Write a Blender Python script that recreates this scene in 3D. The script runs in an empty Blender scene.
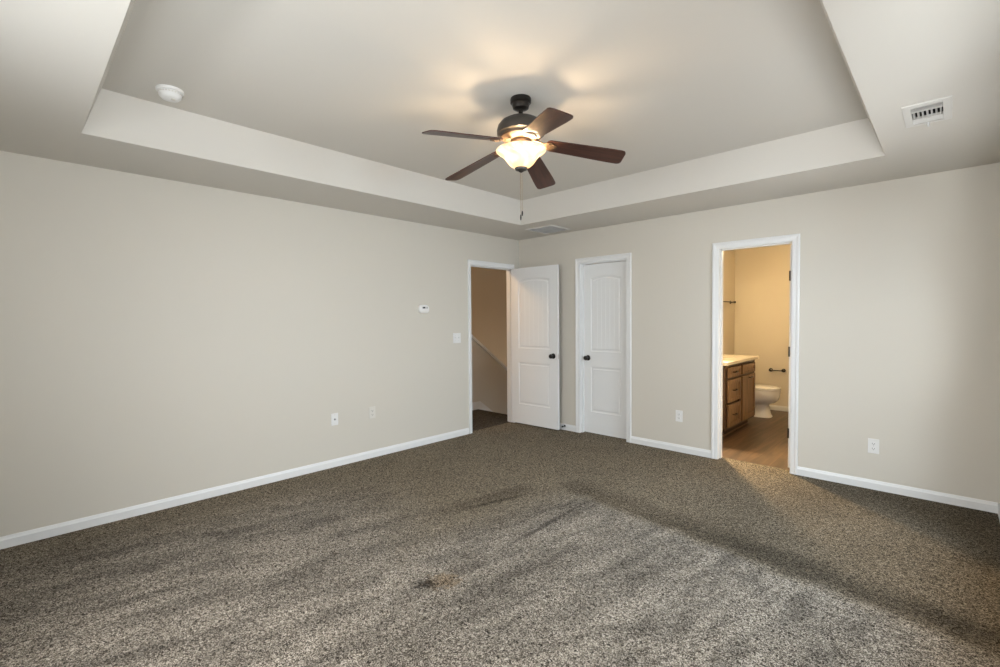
import bpy, bmesh, math, random
from mathutils import Vector, Matrix
random.seed(7)
PI = math.pi
S = bpy.context.scene
COL = S.collection

# ------------------------------------------------------------------ room dimensions (metres)
H = 2.44            # soffit ceiling height
Z2 = 2.684          # raised tray ceiling height
RX = 4.468           # window wall on the right
FY = -5.25          # wall behind the camera
TX0, TX1, TY0, TY1, TD = 0.697, 3.871, -0.754, -4.452, 0.084    # tray opening and its slope
WT = 0.115          # wall thickness
BX0, BX1, BY1 = 1.755, 3.45, 3.10                               # bathroom
ENT0, ENT1 = -0.886, -0.128                                      # entry opening in the left wall (y)
CLO0, CLO1 = 0.976, 1.590                                       # closet opening (x)
BAT0, BAT1 = 2.577, 3.186                                       # bathroom opening (x)
DH = 2.045                                                      # opening height

# ------------------------------------------------------------------ camera
cd = bpy.data.cameras.new('camera')
cam = bpy.data.objects.new('camera', cd)
COL.objects.link(cam)
cd.sensor_fit = 'HORIZONTAL'
cd.sensor_width = 36.0
cd.lens = 469.37 / 1000 * 36.0
cd.clip_start = 0.02
R = Vector((0.72167, 0.69219, -0.00810)); U = Vector((-0.01575, 0.02812, 0.99948)); F = Vector((-0.69206, 0.72117, -0.03119))
m = Matrix((R, U, -F)).transposed().to_4x4()
m.translation = Vector((4.19605, -4.75376, 1.38996))
cam.matrix_world = m
S.camera = cam

# ------------------------------------------------------------------ world, lights, exposure
S.view_settings.view_transform = 'Standard'
S.view_settings.look = 'None'
S.view_settings.gamma = 1.0
S.view_settings.use_curve_mapping = False
S.view_settings.exposure = 0.13
W = bpy.data.worlds.new('sky'); S.world = W
W.use_nodes = True
bg = W.node_tree.nodes['Background']
bg.inputs[0].default_value = (0.955, 0.975, 1.0, 1); bg.inputs[1].default_value = 3.3


def area(name, loc, direction, sx, sy, power, color, spread=180):
    l = bpy.data.lights.new(name, 'AREA'); l.shape = 'RECTANGLE'; l.size = sx; l.size_y = sy
    l.energy = power; l.color = color; l.spread = math.radians(spread)
    o = bpy.data.objects.new(name, l); COL.objects.link(o)
    o.location = loc
    o.rotation_euler = Vector(direction).to_track_quat('-Z', 'Z').to_euler()
    return o


def point(name, loc, power, color, radius):
    l = bpy.data.lights.new(name, 'POINT'); l.energy = power; l.color = color; l.shadow_soft_size = radius
    o = bpy.data.objects.new(name, l); COL.objects.link(o); o.location = loc
    return o


WIN_R = [(-4.95, -4.00), (-3.45, -2.45), (-1.90, -0.85)]   # unseen windows, right wall (y ranges); near and middle added for light
WIN_F = [(1.75, 2.75), (3.10, 4.10)]       # unseen windows behind the camera (x ranges), placed to copy bounced flash
WZ0, WZ1 = 0.62, 2.08
# daylight: the sky comes down through each window, added uplights copy a bounced flash
WINDOW_LIGHT = {
    # window: ((sky power, colour), (uplight power, colour))
    'right_near': ((2, (0.96, 0.98, 1.0)), (190, (0.89, 0.955, 1.0))),
    'right_middle': ((110, (0.74, 0.88, 1.0)), (0.5, (0.93, 0.97, 1.0))),
    'right_far': ((165, (0.68, 0.84, 1.0)), (0.5, (0.93, 0.97, 1.0))),
    'front_left': ((175, (0.96, 0.98, 1.0)), (30, (0.80, 0.92, 1.0))),
    'front_right': ((45, (0.96, 0.98, 1.0)), (0.5, (0.93, 0.97, 1.0))),
}
for nm, (a, b) in zip(('right_near', 'right_middle', 'right_far'), WIN_R):
    (ps, cs), (pg, cg) = WINDOW_LIGHT[nm]
    if nm == 'right_near': area('sky_light_' + nm, (RX + 0.8, (a + b) / 2, 1.95), (-1, 0, -0.40), 1.8, 1.5, ps, cs)
    else: area('sky_light_' + nm, (RX + 0.8, (a + b) / 2, 2.30), (-1, 0, -0.45), 1.8, 1.0, ps, cs)
    area('added_uplight_' + nm, (RX + 0.7, (a + b) / 2, 0.10), (-1, 0, 0.9), 1.8, 1.2, pg, cg)
for nm, (a, b) in zip(('front_left', 'front_right'), WIN_F):
    (ps, cs), (pg, cg) = WINDOW_LIGHT[nm]
    area('sky_light_' + nm, ((a + b) / 2, FY - 0.8, 1.95), (0, 1, -0.40), 1.8, 1.5, ps, cs)
    area('added_uplight_' + nm, ((a + b) / 2, FY - 0.7, 0.10), (0, 1, 0.9), 1.8, 1.2, pg, cg)

# ------------------------------------------------------------------ materials
def new_mat(name):
    mt = bpy.data.materials.new(name); mt.use_nodes = True
    nt = mt.node_tree; p = nt.nodes['Principled BSDF']
    return mt, nt, p


def plain(name, col, rough=0.5, metal=0.0, spec=0.5, bump=0.0, bscale=200.0, var=0.0):
    mt, nt, p = new_mat(name)
    p.inputs['Base Color'].default_value = (*col, 1); p.inputs['Roughness'].default_value = rough
    p.inputs['Metallic'].default_value = metal; p.inputs['Specular IOR Level'].default_value = spec
    tc = nt.nodes.new('ShaderNodeTexCoord')
    nz = nt.nodes.new('ShaderNodeTexNoise'); nz.inputs['Scale'].default_value = bscale; nz.inputs['Detail'].default_value = 3
    nt.links.new(tc.outputs['Object'], nz.inputs['Vector'])
    if bump:
        b = nt.nodes.new('ShaderNodeBump'); b.inputs['Strength'].default_value = bump; b.inputs['Distance'].default_value = 0.002
        nt.links.new(nz.outputs['Fac'], b.inputs['Height']); nt.links.new(b.outputs[0], p.inputs['Normal'])
    if var:
        r = nt.nodes.new('ShaderNodeValToRGB')
        r.color_ramp.elements[0].color = (*[c * (1 - var) for c in col], 1); r.color_ramp.elements[1].color = (*[min(1, c * (1 + var)) for c in col], 1)
        r.color_ramp.elements[0].position = 0.3; r.color_ramp.elements[1].position = 0.7
        nt.links.new(nz.outputs['Fac'], r.inputs[0]); nt.links.new(r.outputs[0], p.inputs['Base Color'])
    return mt


def wood(name, dark, light, axis, scale=18.0, rough=0.4):
    mt, nt, p = new_mat(name); p.inputs['Roughness'].default_value = rough
    tc = nt.nodes.new('ShaderNodeTexCoord'); mp = nt.nodes.new('ShaderNodeMapping')
    sc = [scale] * 3; sc[axis] = scale * 0.08
    mp.inputs['Scale'].default_value = sc
    nz = nt.nodes.new('ShaderNodeTexNoise'); nz.inputs['Scale'].default_value = 1.6; nz.inputs['Detail'].default_value = 6; nz.inputs['Distortion'].default_value = 0.6
    r = nt.nodes.new('ShaderNodeValToRGB')
    r.color_ramp.elements[0].position = 0.32; r.color_ramp.elements[1].position = 0.70
    r.color_ramp.elements[0].color = (*dark, 1); r.color_ramp.elements[1].color = (*light, 1)
    L = nt.links.new
    L(tc.outputs['Object'], mp.inputs[0]); L(mp.outputs[0], nz.inputs['Vector']); L(nz.outputs['Fac'], r.inputs[0]); L(r.outputs[0], p.inputs['Base Color'])
    b = nt.nodes.new('ShaderNodeBump'); b.inputs['Strength'].default_value = 0.08; b.inputs['Distance'].default_value = 0.001
    L(nz.outputs['Fac'], b.inputs['Height']); L(b.outputs[0], p.inputs['Normal'])
    return mt


M = {}
M['wall'] = plain('greige_wall_paint', (0.606, 0.567, 0.494), 0.55, bump=0.10, bscale=260)
M['ceil'] = plain('ceiling_paint', (0.607, 0.577, 0.524), 0.75, bump=0.10, bscale=220)
M['bathwall'] = plain('bathroom_wall_paint', (0.62, 0.56, 0.46), 0.6, bump=0.06, bscale=260)
M['hallwall'] = plain('tan_hall_wall', (0.56, 0.45, 0.31), 0.6, bump=0.06, bscale=260)  # even tan base colour for the hall walls
M['trim'] = plain('white_trim_paint', (0.75, 0.75, 0.74), 0.35, bump=0.02, bscale=60)
M['plastic'] = plain('white_plastic', (0.76, 0.75, 0.73), 0.35)
M['almond'] = plain('light_almond_plastic', (0.66, 0.63, 0.57), 0.35)
M['offwhite'] = plain('off_white_plastic', (0.66, 0.63, 0.57), 0.4)
M['slot'] = plain('dark_slot', (0.03, 0.03, 0.03), 0.6)
M['grey'] = plain('grey_plastic', (0.35, 0.34, 0.33), 0.5)
M['bronze'] = plain('oil_rubbed_bronze', (0.022, 0.018, 0.015), 0.32, metal=0.55)
M['pewter'] = plain('dark_pewter_metal', (0.075, 0.068, 0.062), 0.38, metal=0.7)
M['brass'] = plain('aged_brass', (0.42, 0.30, 0.18), 0.35, metal=0.9)
M['antique'] = plain('antique_bronze', (0.10, 0.062, 0.036), 0.5, metal=0.4)
M['nickel'] = plain('satin_nickel', (0.62, 0.60, 0.57), 0.3, metal=1.0)
M['blade'] = wood('walnut_blade', (0.035, 0.013, 0.009), (0.085, 0.034, 0.022), 0, 22, 0.34)
M['oak'] = wood('stained_cabinet_wood', (0.125, 0.065, 0.029), (0.25, 0.145, 0.070), 2, 14, 0.4)
M['frame'] = wood('face_frame_reveal_shade', (0.040, 0.018, 0.008), (0.070, 0.034, 0.016), 2, 14, 0.4)  # shade of the reveals between drawers, put into the frame colour
M['oakdark'] = plain('cabinet_gap_dark', (0.035, 0.016, 0.008), 0.6)
M['counter'] = plain('cultured_marble', (0.70, 0.64, 0.54), 0.2, var=0.05, bscale=14)
M['porcelain'] = plain('porcelain', (0.82, 0.81, 0.82), 0.12)
M['duct'] = plain('vent_duct_metal', (0.03, 0.03, 0.03), 0.6)
M['white_metal'] = plain('white_enamel_metal', (0.63, 0.61, 0.575), 0.4)
M['blue_metal'] = plain('white_register_metal', (0.70, 0.71, 0.72), 0.4)


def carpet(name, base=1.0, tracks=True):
    mt, nt, p = new_mat(name); p.inputs['Roughness'].default_value = 0.95; p.inputs['Specular IOR Level'].default_value = 0.05
    N = nt.nodes.new; L = nt.links.new

    def math_(op, a, b=None, clamp=False):
        n = N('ShaderNodeMath'); n.operation = op; n.use_clamp = clamp
        for i, v in enumerate((a, b)):
            if v is None: continue
            if isinstance(v, (int, float)): n.inputs[i].default_value = v
            else: L(v, n.inputs[i])
        return n.outputs[0]

    def smooth(v, a, b):
        n = N('ShaderNodeMapRange'); n.interpolation_type = 'SMOOTHSTEP'
        L(v, n.inputs[0]); n.inputs[1].default_value = a; n.inputs[2].default_value = b
        return n.outputs[0]

    def noise(scale, detail=2.0, vec=None, rough=0.5, dist=0.0):
        n = N('ShaderNodeTexNoise'); n.inputs['Scale'].default_value = scale; n.inputs['Detail'].default_value = detail
        n.inputs['Roughness'].default_value = rough; n.inputs['Distortion'].default_value = dist
        L(vec if vec is not None else tc.outputs['Object'], n.inputs['Vector'])
        return n.outputs['Fac']
    tc = N('ShaderNodeTexCoord')
    tuft = noise(88, 2.0, rough=0.6, dist=1.6)
    fine = noise(210, 2.0, rough=0.6)
    speck = math_('ADD', math_('MULTIPLY', tuft, 0.62), math_('MULTIPLY', fine, 0.38))
    r = N('ShaderNodeValToRGB'); e = r.color_ramp.elements
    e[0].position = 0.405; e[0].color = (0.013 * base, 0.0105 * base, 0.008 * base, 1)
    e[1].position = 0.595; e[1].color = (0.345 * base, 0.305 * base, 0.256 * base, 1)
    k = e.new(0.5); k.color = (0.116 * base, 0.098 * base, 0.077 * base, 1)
    L(speck, r.inputs[0])
    col = r.outputs[0]
    if tracks:
        mp = N('ShaderNodeMapping'); mp.vector_type = 'POINT'
        mp.inputs['Rotation'].default_value = (0, 0, math.radians(12.5))
        L(tc.outputs['Object'], mp.inputs[0])
        sx = N('ShaderNodeSeparateXYZ'); L(mp.outputs[0], sx.inputs[0])
        u, v = sx.outputs[0], sx.outputs[1]
        wob = noise(1.3, 2.0)
        wob2 = noise(5.0, 2.0)
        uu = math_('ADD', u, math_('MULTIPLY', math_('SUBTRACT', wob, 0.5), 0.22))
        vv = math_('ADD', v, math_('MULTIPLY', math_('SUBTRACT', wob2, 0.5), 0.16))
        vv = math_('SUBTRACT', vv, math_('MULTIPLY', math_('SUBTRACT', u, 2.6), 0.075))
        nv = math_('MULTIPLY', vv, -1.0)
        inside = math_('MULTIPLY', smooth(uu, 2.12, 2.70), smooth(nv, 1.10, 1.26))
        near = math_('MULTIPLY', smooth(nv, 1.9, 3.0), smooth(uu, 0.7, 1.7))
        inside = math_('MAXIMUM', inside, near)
        # long vacuum strokes with blotchier patches between them
        st = N('ShaderNodeMapping'); st.inputs['Scale'].default_value = (4.6, 0.50, 1.0); L(mp.outputs[0], st.inputs[0])
        stripes = smooth(noise(1.0, 2.0, st.outputs[0], 0.5, 0.3), 0.40, 0.60)
        s3 = N('ShaderNodeMapping'); s3.inputs['Scale'].default_value = (7.0, 2.6, 1.0); L(mp.outputs[0], s3.inputs[0])
        patch = smooth(noise(1.0, 3.0, s3.outputs[0], 0.6, 0.6), 0.36, 0.60)
        blot = noise(2.2, 3.0, None, 0.6)
        # darker brushed edges outside the strokes
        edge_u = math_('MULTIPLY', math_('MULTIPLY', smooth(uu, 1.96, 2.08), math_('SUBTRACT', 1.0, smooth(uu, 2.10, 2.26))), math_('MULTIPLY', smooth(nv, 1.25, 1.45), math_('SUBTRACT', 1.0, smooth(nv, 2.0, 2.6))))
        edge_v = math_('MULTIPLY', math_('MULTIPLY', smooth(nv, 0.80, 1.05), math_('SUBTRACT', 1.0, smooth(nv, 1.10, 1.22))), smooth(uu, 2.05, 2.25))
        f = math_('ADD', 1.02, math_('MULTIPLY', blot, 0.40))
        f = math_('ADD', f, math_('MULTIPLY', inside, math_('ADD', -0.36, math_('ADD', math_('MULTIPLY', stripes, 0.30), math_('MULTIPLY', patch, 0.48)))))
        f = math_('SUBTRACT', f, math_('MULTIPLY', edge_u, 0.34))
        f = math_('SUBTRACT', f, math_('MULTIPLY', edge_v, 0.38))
        f = math_('SUBTRACT', f, math_('MULTIPLY', math_('MULTIPLY', smooth(u, 2.7, 3.7), math_('SUBTRACT', 1.0, smooth(nv, 1.0, 1.3))), 0.44))  # right of the bathroom door: shade beside the light patch, put into the colour
        # the small brown stain and two seams where the pile parts
        def blob(cx, cy, rx, ry, rot):
            q = N('ShaderNodeMapping'); q.vector_type = 'TEXTURE'
            q.inputs['Location'].default_value = (cx, cy, 0); q.inputs['Rotation'].default_value = (0, 0, math.radians(rot)); q.inputs['Scale'].default_value = (rx, ry, 1)
            L(tc.outputs['Object'], q.inputs[0])
            ln = N('ShaderNodeVectorMath'); ln.operation = 'LENGTH'; L(q.outputs[0], ln.inputs[0])
            return math_('SUBTRACT', 1.0, smooth(math_('ADD', ln.outputs['Value'], math_('MULTIPLY', math_('SUBTRACT', wob3, 0.5), 1.9)), 0.35, 1.0))
        wob3 = noise(34.0, 3.0)
        d1 = blob(2.226, -3.285, 0.085, 0.065, 30)
        d2 = blob(2.27, -3.20, 0.13, 0.10, 60)
        s1 = blob(1.72, -2.23, 0.030, 0.40, -15.5)
        s2 = blob(2.250, -2.27, 0.024, 0.62, 2)
        dk = math_('ADD', math_('MULTIPLY', d1, 0.70), math_('MULTIPLY', math_('ADD', s1, s2), 0.45))
        f = math_('MULTIPLY', f, math_('SUBTRACT', 1.0, dk, True))
        mx = N('ShaderNodeMix'); mx.data_type = 'RGBA'; mx.blend_type = 'MULTIPLY'; mx.inputs[0].default_value = 1.0
        cb = N('ShaderNodeCombineXYZ'); [L(f, cb.inputs[i]) for i in range(3)]
        L(col, mx.inputs[6]); L(cb.outputs[0], mx.inputs[7])
        mx2 = N('ShaderNodeMix'); mx2.data_type = 'RGBA'; mx2.blend_type = 'MULTIPLY'
        L(math_('MULTIPLY', d2, 0.5), mx2.inputs[0]); L(mx.outputs[2], mx2.inputs[6]); mx2.inputs[7].default_value = (0.95, 0.72, 0.45, 1)
        # warm lamplight outside the brushed area, put into the pile colour
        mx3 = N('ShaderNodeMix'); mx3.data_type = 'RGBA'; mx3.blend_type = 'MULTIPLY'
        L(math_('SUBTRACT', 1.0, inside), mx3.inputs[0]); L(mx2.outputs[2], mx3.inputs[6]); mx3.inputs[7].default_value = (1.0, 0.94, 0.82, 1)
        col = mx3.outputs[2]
    L(col, p.inputs['Base Color'])
    b = N('ShaderNodeBump'); b.inputs['Strength'].default_value = 1.0; b.inputs['Distance'].default_value = 0.012
    L(speck, b.inputs['Height']); L(b.outputs[0], p.inputs['Normal'])
    return mt


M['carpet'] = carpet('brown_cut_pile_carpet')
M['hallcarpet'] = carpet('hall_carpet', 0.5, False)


def planks():
    mt, nt, p = new_mat('brown_plank_vinyl'); p.inputs['Roughness'].default_value = 0.38
    N = nt.nodes.new; L = nt.links.new
    tc = N('ShaderNodeTexCoord'); mp = N('ShaderNodeMapping'); mp.inputs['Rotation'].default_value = (0, 0, PI / 2)
    L(tc.outputs['Object'], mp.inputs[0])
    br = N('ShaderNodeTexBrick'); br.offset = 0.37
    br.inputs['Scale'].default_value = 1.0; br.inputs['Brick Width'].default_value = 1.2; br.inputs['Row Height'].default_value = 0.15
    br.inputs['Mortar Size'].default_value = 0.002; br.inputs['Bias'].default_value = 0.0
    br.inputs['Color1'].default_value = (0.060, 0.036, 0.021, 1); br.inputs['Color2'].default_value = (0.120, 0.072, 0.040, 1); br.inputs['Mortar'].default_value = (0.03, 0.018, 0.01, 1)
    L(mp.outputs[0], br.inputs['Vector'])
    m2 = N('ShaderNodeMapping'); m2.inputs['Scale'].default_value = (22, 1.6, 1); L(tc.outputs['Object'], m2.inputs[0])
    nz = N('ShaderNodeTexNoise'); nz.inputs['Scale'].default_value = 1.0; nz.inputs['Detail'].default_value = 6; nz.inputs['Distortion'].default_value = 0.8
    L(m2.outputs[0], nz.inputs['Vector'])
    r = N('ShaderNodeValToRGB'); r.color_ramp.elements[0].position = 0.3; r.color_ramp.elements[1].position = 0.72
    r.color_ramp.elements[0].color = (0.36, 0.36, 0.36, 1); r.color_ramp.elements[1].color = (1.45, 1.45, 1.45, 1)
    L(nz.outputs['Fac'], r.inputs[0])
    mx = N('ShaderNodeMix'); mx.data_type = 'RGBA'; mx.blend_type = 'MULTIPLY'; mx.inputs[0].default_value = 1
    L(br.outputs['Color'], mx.inputs[6]); L(r.outputs[0], mx.inputs[7]); L(mx.outputs[2], p.inputs['Base Color'])
    return mt


M['planks'] = planks()


def bowl_glass():
    mt = bpy.data.materials.new('amber_alabaster_glass'); mt.use_nodes = True
    nt = mt.node_tree; nt.nodes.clear(); N = nt.nodes.new; L = nt.links.new
    out = N('ShaderNodeOutputMaterial')
    tc = N('ShaderNodeTexCoord'); nz = N('ShaderNodeTexNoise'); nz.inputs['Scale'].default_value = 9; nz.inputs['Detail'].default_value = 4; nz.inputs['Distortion'].default_value = 1.2
    L(tc.outputs['Object'], nz.inputs['Vector'])
    r = N('ShaderNodeValToRGB'); r.color_ramp.elements[0].color = (0.76, 0.63, 0.42, 1); r.color_ramp.elements[1].color = (0.95, 0.91, 0.82, 1)
    r.color_ramp.elements[0].position = 0.35; r.color_ramp.elements[1].position = 0.62
    L(nz.outputs['Fac'], r.inputs[0])
    tr = N('ShaderNodeBsdfTranslucent'); di = N('ShaderNodeBsdfDiffuse'); gl = N('ShaderNodeBsdfGlossy'); gl.inputs['Roughness'].default_value = 0.2
    L(r.outputs[0], tr.inputs[0]); L(r.outputs[0], di.inputs[0])
    a = N('ShaderNodeMixShader'); a.inputs[0].default_value = 0.45; L(tr.outputs[0], a.inputs[1]); L(di.outputs[0], a.inputs[2])
    b = N('ShaderNodeMixShader'); b.inputs[0].default_value = 0.05; L(a.outputs[0], b.inputs[1]); L(gl.outputs[0], b.inputs[2])
    em = N('ShaderNodeEmission'); em.inputs[1].default_value = 0.25; L(r.outputs[0], em.inputs[0])
    ad = N('ShaderNodeAddShader'); L(b.outputs[0], ad.inputs[0]); L(em.outputs[0], ad.inputs[1])
    L(ad.outputs[0], out.inputs[0])
    return mt


M['bowl'] = bowl_glass()


def pane_mat():
    mt = bpy.data.materials.new('window_pane_glass'); mt.use_nodes = True
    nt = mt.node_tree; nt.nodes.clear(); N = nt.nodes.new; L = nt.links.new
    out = N('ShaderNodeOutputMaterial'); t = N('ShaderNodeBsdfTransparent'); g = N('ShaderNodeBsdfGlossy'); g.inputs['Roughness'].default_value = 0.02
    mx = N('ShaderNodeMixShader'); mx.inputs[0].default_value = 0.06; L(t.outputs[0], mx.inputs[1]); L(g.outputs[0], mx.inputs[2]); L(mx.outputs[0], out.inputs[0])
    return mt


M['pane'] = pane_mat()


def lamp_mat():
    mt = bpy.data.materials.new('lit_frosted_glass'); mt.use_nodes = True
    nt = mt.node_tree; p = nt.nodes['Principled BSDF']
    p.inputs['Base Color'].default_value = (0.9, 0.85, 0.75, 1)
    p.inputs['Emission Color'].default_value = (1.0, 0.66, 0.34, 1); p.inputs['Emission Strength'].default_value = 6.0
    return mt


M['lit'] = lamp_mat()

# ------------------------------------------------------------------ mesh helpers
class MB:
    def __init__(self): self.bm = bmesh.new()

    def box(self, x0, x1, y0, y1, z0, z1, bev=0.0, seg=2):
        r = bmesh.ops.create_cube(self.bm, size=1.0)
        vs = r['verts']
        for v in vs:
            v.co = Vector(((x0 + x1) / 2 + v.co.x * (x1 - x0), (y0 + y1) / 2 + v.co.y * (y1 - y0), (z0 + z1) / 2 + v.co.z * (z1 - z0)))
        if bev:
            es = list({e for v in vs for e in v.link_edges})
            bmesh.ops.bevel(self.bm, geom=es, offset=bev, segments=seg, affect='EDGES', profile=0.5)
        return self

    def lathe(self, prof, n=32, c=(0, 0, 0), axis='z', cap=True):
        rings = []
        for r, z in prof:
            ring = []
            for i in range(n):
                a = 2 * PI * i / n
                p = (r * math.cos(a), r * math.sin(a), z)
                if axis == 'x': p = (p[2], p[0], p[1])
                elif axis == 'y': p = (p[1], p[2], p[0])
                ring.append(self.bm.verts.new((p[0] + c[0], p[1] + c[1], p[2] + c[2])))
            rings.append(ring)
        for a, b in zip(rings, rings[1:]):
            for i in range(n):
                j = (i + 1) % n
                self.bm.faces.new((a[i], a[j], b[j], b[i]))
        if cap:
            self.bm.faces.new(rings[0][::-1]); self.bm.faces.new(rings[-1])
        return self

    def tube(self, pts, r, n=12):
        pts = [Vector(p) for p in pts]
        rad = r if isinstance(r, (list, tuple)) else [r] * len(pts)
        rings = []; prev = None
        for i, p in enumerate(pts):
            t = (pts[min(i + 1, len(pts) - 1)] - pts[max(i - 1, 0)]).normalized()
            if prev is None:
                a = Vector((0, 0, 1)) if abs(t.z) < 0.9 else Vector((1, 0, 0))
                nrm = t.cross(a).normalized()
            else:
                nrm = (prev - t * prev.dot(t)).normalized()
            prev = nrm; bn = t.cross(nrm)
            rings.append([self.bm.verts.new(p + (nrm * math.cos(2 * PI * k / n) + bn * math.sin(2 * PI * k / n)) * rad[i]) for k in range(n)])
        for a, b in zip(rings, rings[1:]):
            for i in range(n):
                j = (i + 1) % n
                self.bm.faces.new((a[i], a[j], b[j], b[i]))
        self.bm.faces.new(rings[0][::-1]); self.bm.faces.new(rings[-1])
        return self

    def loft(self, rings, cap=True):
        vr = [[self.bm.verts.new(p) for p in r] for r in rings]
        n = len(vr[0])
        for a, b in zip(vr, vr[1:]):
            for i in range(n):
                j = (i + 1) % n
                self.bm.faces.new((a[i], a[j], b[j], b[i]))
        if cap:
            self.bm.faces.new(vr[0][::-1]); self.bm.faces.new(vr[-1])
        return self

    def prism(self, poly, axis, a, b):
        """poly: 2D points; axis 'x','y','z' is the direction of the extrusion from a to b"""
        def mk(p, t):
            return {'x': (t, p[0], p[1]), 'y': (p[0], t, p[1]), 'z': (p[0], p[1], t)}[axis]
        return self.loft([[mk(p, a) for p in poly], [mk(p, b) for p in poly]])

    def quad(self, *ps):
        self.bm.faces.new([self.bm.verts.new(p) for p in ps]); return self

    def build(self, name, mat, parent=None, smooth=False, autosmooth=None):
        bmesh.ops.remove_doubles(self.bm, verts=self.bm.verts, dist=1e-6)
        bmesh.ops.recalc_face_normals(self.bm, faces=self.bm.faces)
        me = bpy.data.meshes.new(name); self.bm.to_mesh(me); self.bm.free()
        me.materials.append(mat)
        if smooth:
            for p in me.polygons: p.use_smooth = True
            me.set_sharp_from_angle(angle=math.radians(autosmooth or 40))
        o = bpy.data.objects.new(name, me); COL.objects.link(o)
        if parent: o.parent = parent
        return o


def thing(name, label, cat, loc=(0, 0, 0), rotz=0.0, group=None, kind=None):
    o = bpy.data.objects.new(name, None); COL.objects.link(o)
    o.empty_display_size = 0.1
    o.location = loc; o.rotation_euler = (0, 0, rotz); o['label'] = label; o['category'] = cat
    if group: o['group'] = group
    if kind: o['kind'] = kind
    return o


def tag(o, label, cat, group=None):
    o['label'] = label; o['category'] = cat
    if group: o['group'] = group
    return o


def struct(o, label=None, cat=None):
    o['kind'] = 'structure'
    if label: o['label'] = label
    if cat: o['category'] = cat
    return o


def dup(root, loc, label, rotz=None):
    r = root.copy(); COL.objects.link(r); r.location = loc; r['label'] = label
    if rotz is not None: r.rotation_euler = (0, 0, rotz)
    for ch in list(root.children):
        c = ch.copy(); COL.objects.link(c); c.parent = r
        for g in list(ch.children):
            d = g.copy(); COL.objects.link(d); d.parent = c
    return r

# ------------------------------------------------------------------ the setting
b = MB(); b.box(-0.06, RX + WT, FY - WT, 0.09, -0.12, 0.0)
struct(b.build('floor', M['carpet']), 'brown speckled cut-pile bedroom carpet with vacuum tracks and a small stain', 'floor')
b = MB(); b.box(BX0 - WT, BX1 + WT, 0.09, BY1 + WT, -0.12, -0.004)
struct(b.build('floor_bathroom', M['planks']), 'brown wood-look plank floor inside the bathroom', 'floor')
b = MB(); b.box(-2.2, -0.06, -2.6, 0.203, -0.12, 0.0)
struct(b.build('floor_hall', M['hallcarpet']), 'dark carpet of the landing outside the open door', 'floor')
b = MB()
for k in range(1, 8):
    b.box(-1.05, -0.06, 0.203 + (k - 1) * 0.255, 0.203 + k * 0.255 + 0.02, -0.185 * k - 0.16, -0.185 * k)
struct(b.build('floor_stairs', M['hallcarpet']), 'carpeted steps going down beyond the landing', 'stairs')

# left wall with the entry opening
b = MB()
b.box(-WT, 0, FY - WT, ENT0 - 0.012, 0, H + 0.3); b.box(-WT, 0, ENT1 + 0.012, 0.0, 0, H + 0.3); b.box(-WT, 0, ENT0 - 0.012, ENT1 + 0.012, DH + 0.012, H + 0.3)
struct(b.build('wall_left', M['wall']))
# back wall with the closet and bathroom openings
b = MB(); T = H + 0.3
for x0, x1 in ((-WT, CLO0 - 0.012), (CLO1 + 0.012, BAT0 - 0.012), (BAT1 + 0.012, RX + WT)):
    b.box(x0, x1, 0, WT, 0, T)
for x0, x1 in ((CLO0 - 0.012, CLO1 + 0.012), (BAT0 - 0.012, BAT1 + 0.012)):
    b.box(x0, x1, 0, WT, DH + 0.012, T)
struct(b.build('wall_back', M['wall']))


def holed_wall(name, axis, lo, hi, holes, t0, t1):
    b = MB()
    def bx(a0, a1, z0, z1):
        if axis == 'y': b.box(t0, t1, a0, a1, z0, z1)
        else: b.box(a0, a1, t0, t1, z0, z1)
    cur = lo
    for a0, a1 in holes:
        bx(cur, a0, 0, T); bx(a0, a1, 0, WZ0); bx(a0, a1, WZ1, T); cur = a1
    bx(cur, hi, 0, T)
    return struct(b.build(name, M['wall']))


holed_wall('wall_right', 'y', FY, 0, WIN_R, RX, RX + WT)
holed_wall('wall_front', 'x', 0, RX + WT, WIN_F, FY - WT, FY)


def window(idx, axis, a0, a1, inner, outer):
    """single-hung window with a white frame, a meeting rail and a stool"""
    b = MB(); w = 0.05
    mid = (WZ0 + WZ1) / 2
    lo, hi = sorted((inner * 0.35 + outer * 0.65, outer))
    def bx(p0, p1, z0, z1, l=lo, h=hi):
        if axis == 'y': b.box(l, h, p0, p1, z0, z1, 0.004)
        else: b.box(p0, p1, l, h, z0, z1, 0.004)
    bx(a0, a0 + w, WZ0, WZ1); bx(a1 - w, a1, WZ0, WZ1); bx(a0, a1, WZ0, WZ0 + w); bx(a0, a1, WZ1 - w, WZ1); bx(a0, a1, mid - 0.02, mid + 0.02)
    o = struct(b.build('window_%d' % idx, M['trim']), 'unseen white single-hung window behind the camera', 'window')
    b = MB(); c = (lo + hi) / 2
    if axis == 'y': b.box(c - 0.002, c + 0.002, a0 + w, a1 - w, WZ0 + w, WZ1 - w)
    else: b.box(a0 + w, a1 - w, c - 0.002, c + 0.002, WZ0 + w, WZ1 - w)
    b.build('window_pane', M['pane'], o)
    return o


n = 1
for a0, a1 in WIN_R: window(n, 'y', a0, a1, RX, RX + WT); n += 1
for a0, a1 in WIN_F: window(n, 'x', a0, a1, FY, FY - WT); n += 1

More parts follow.
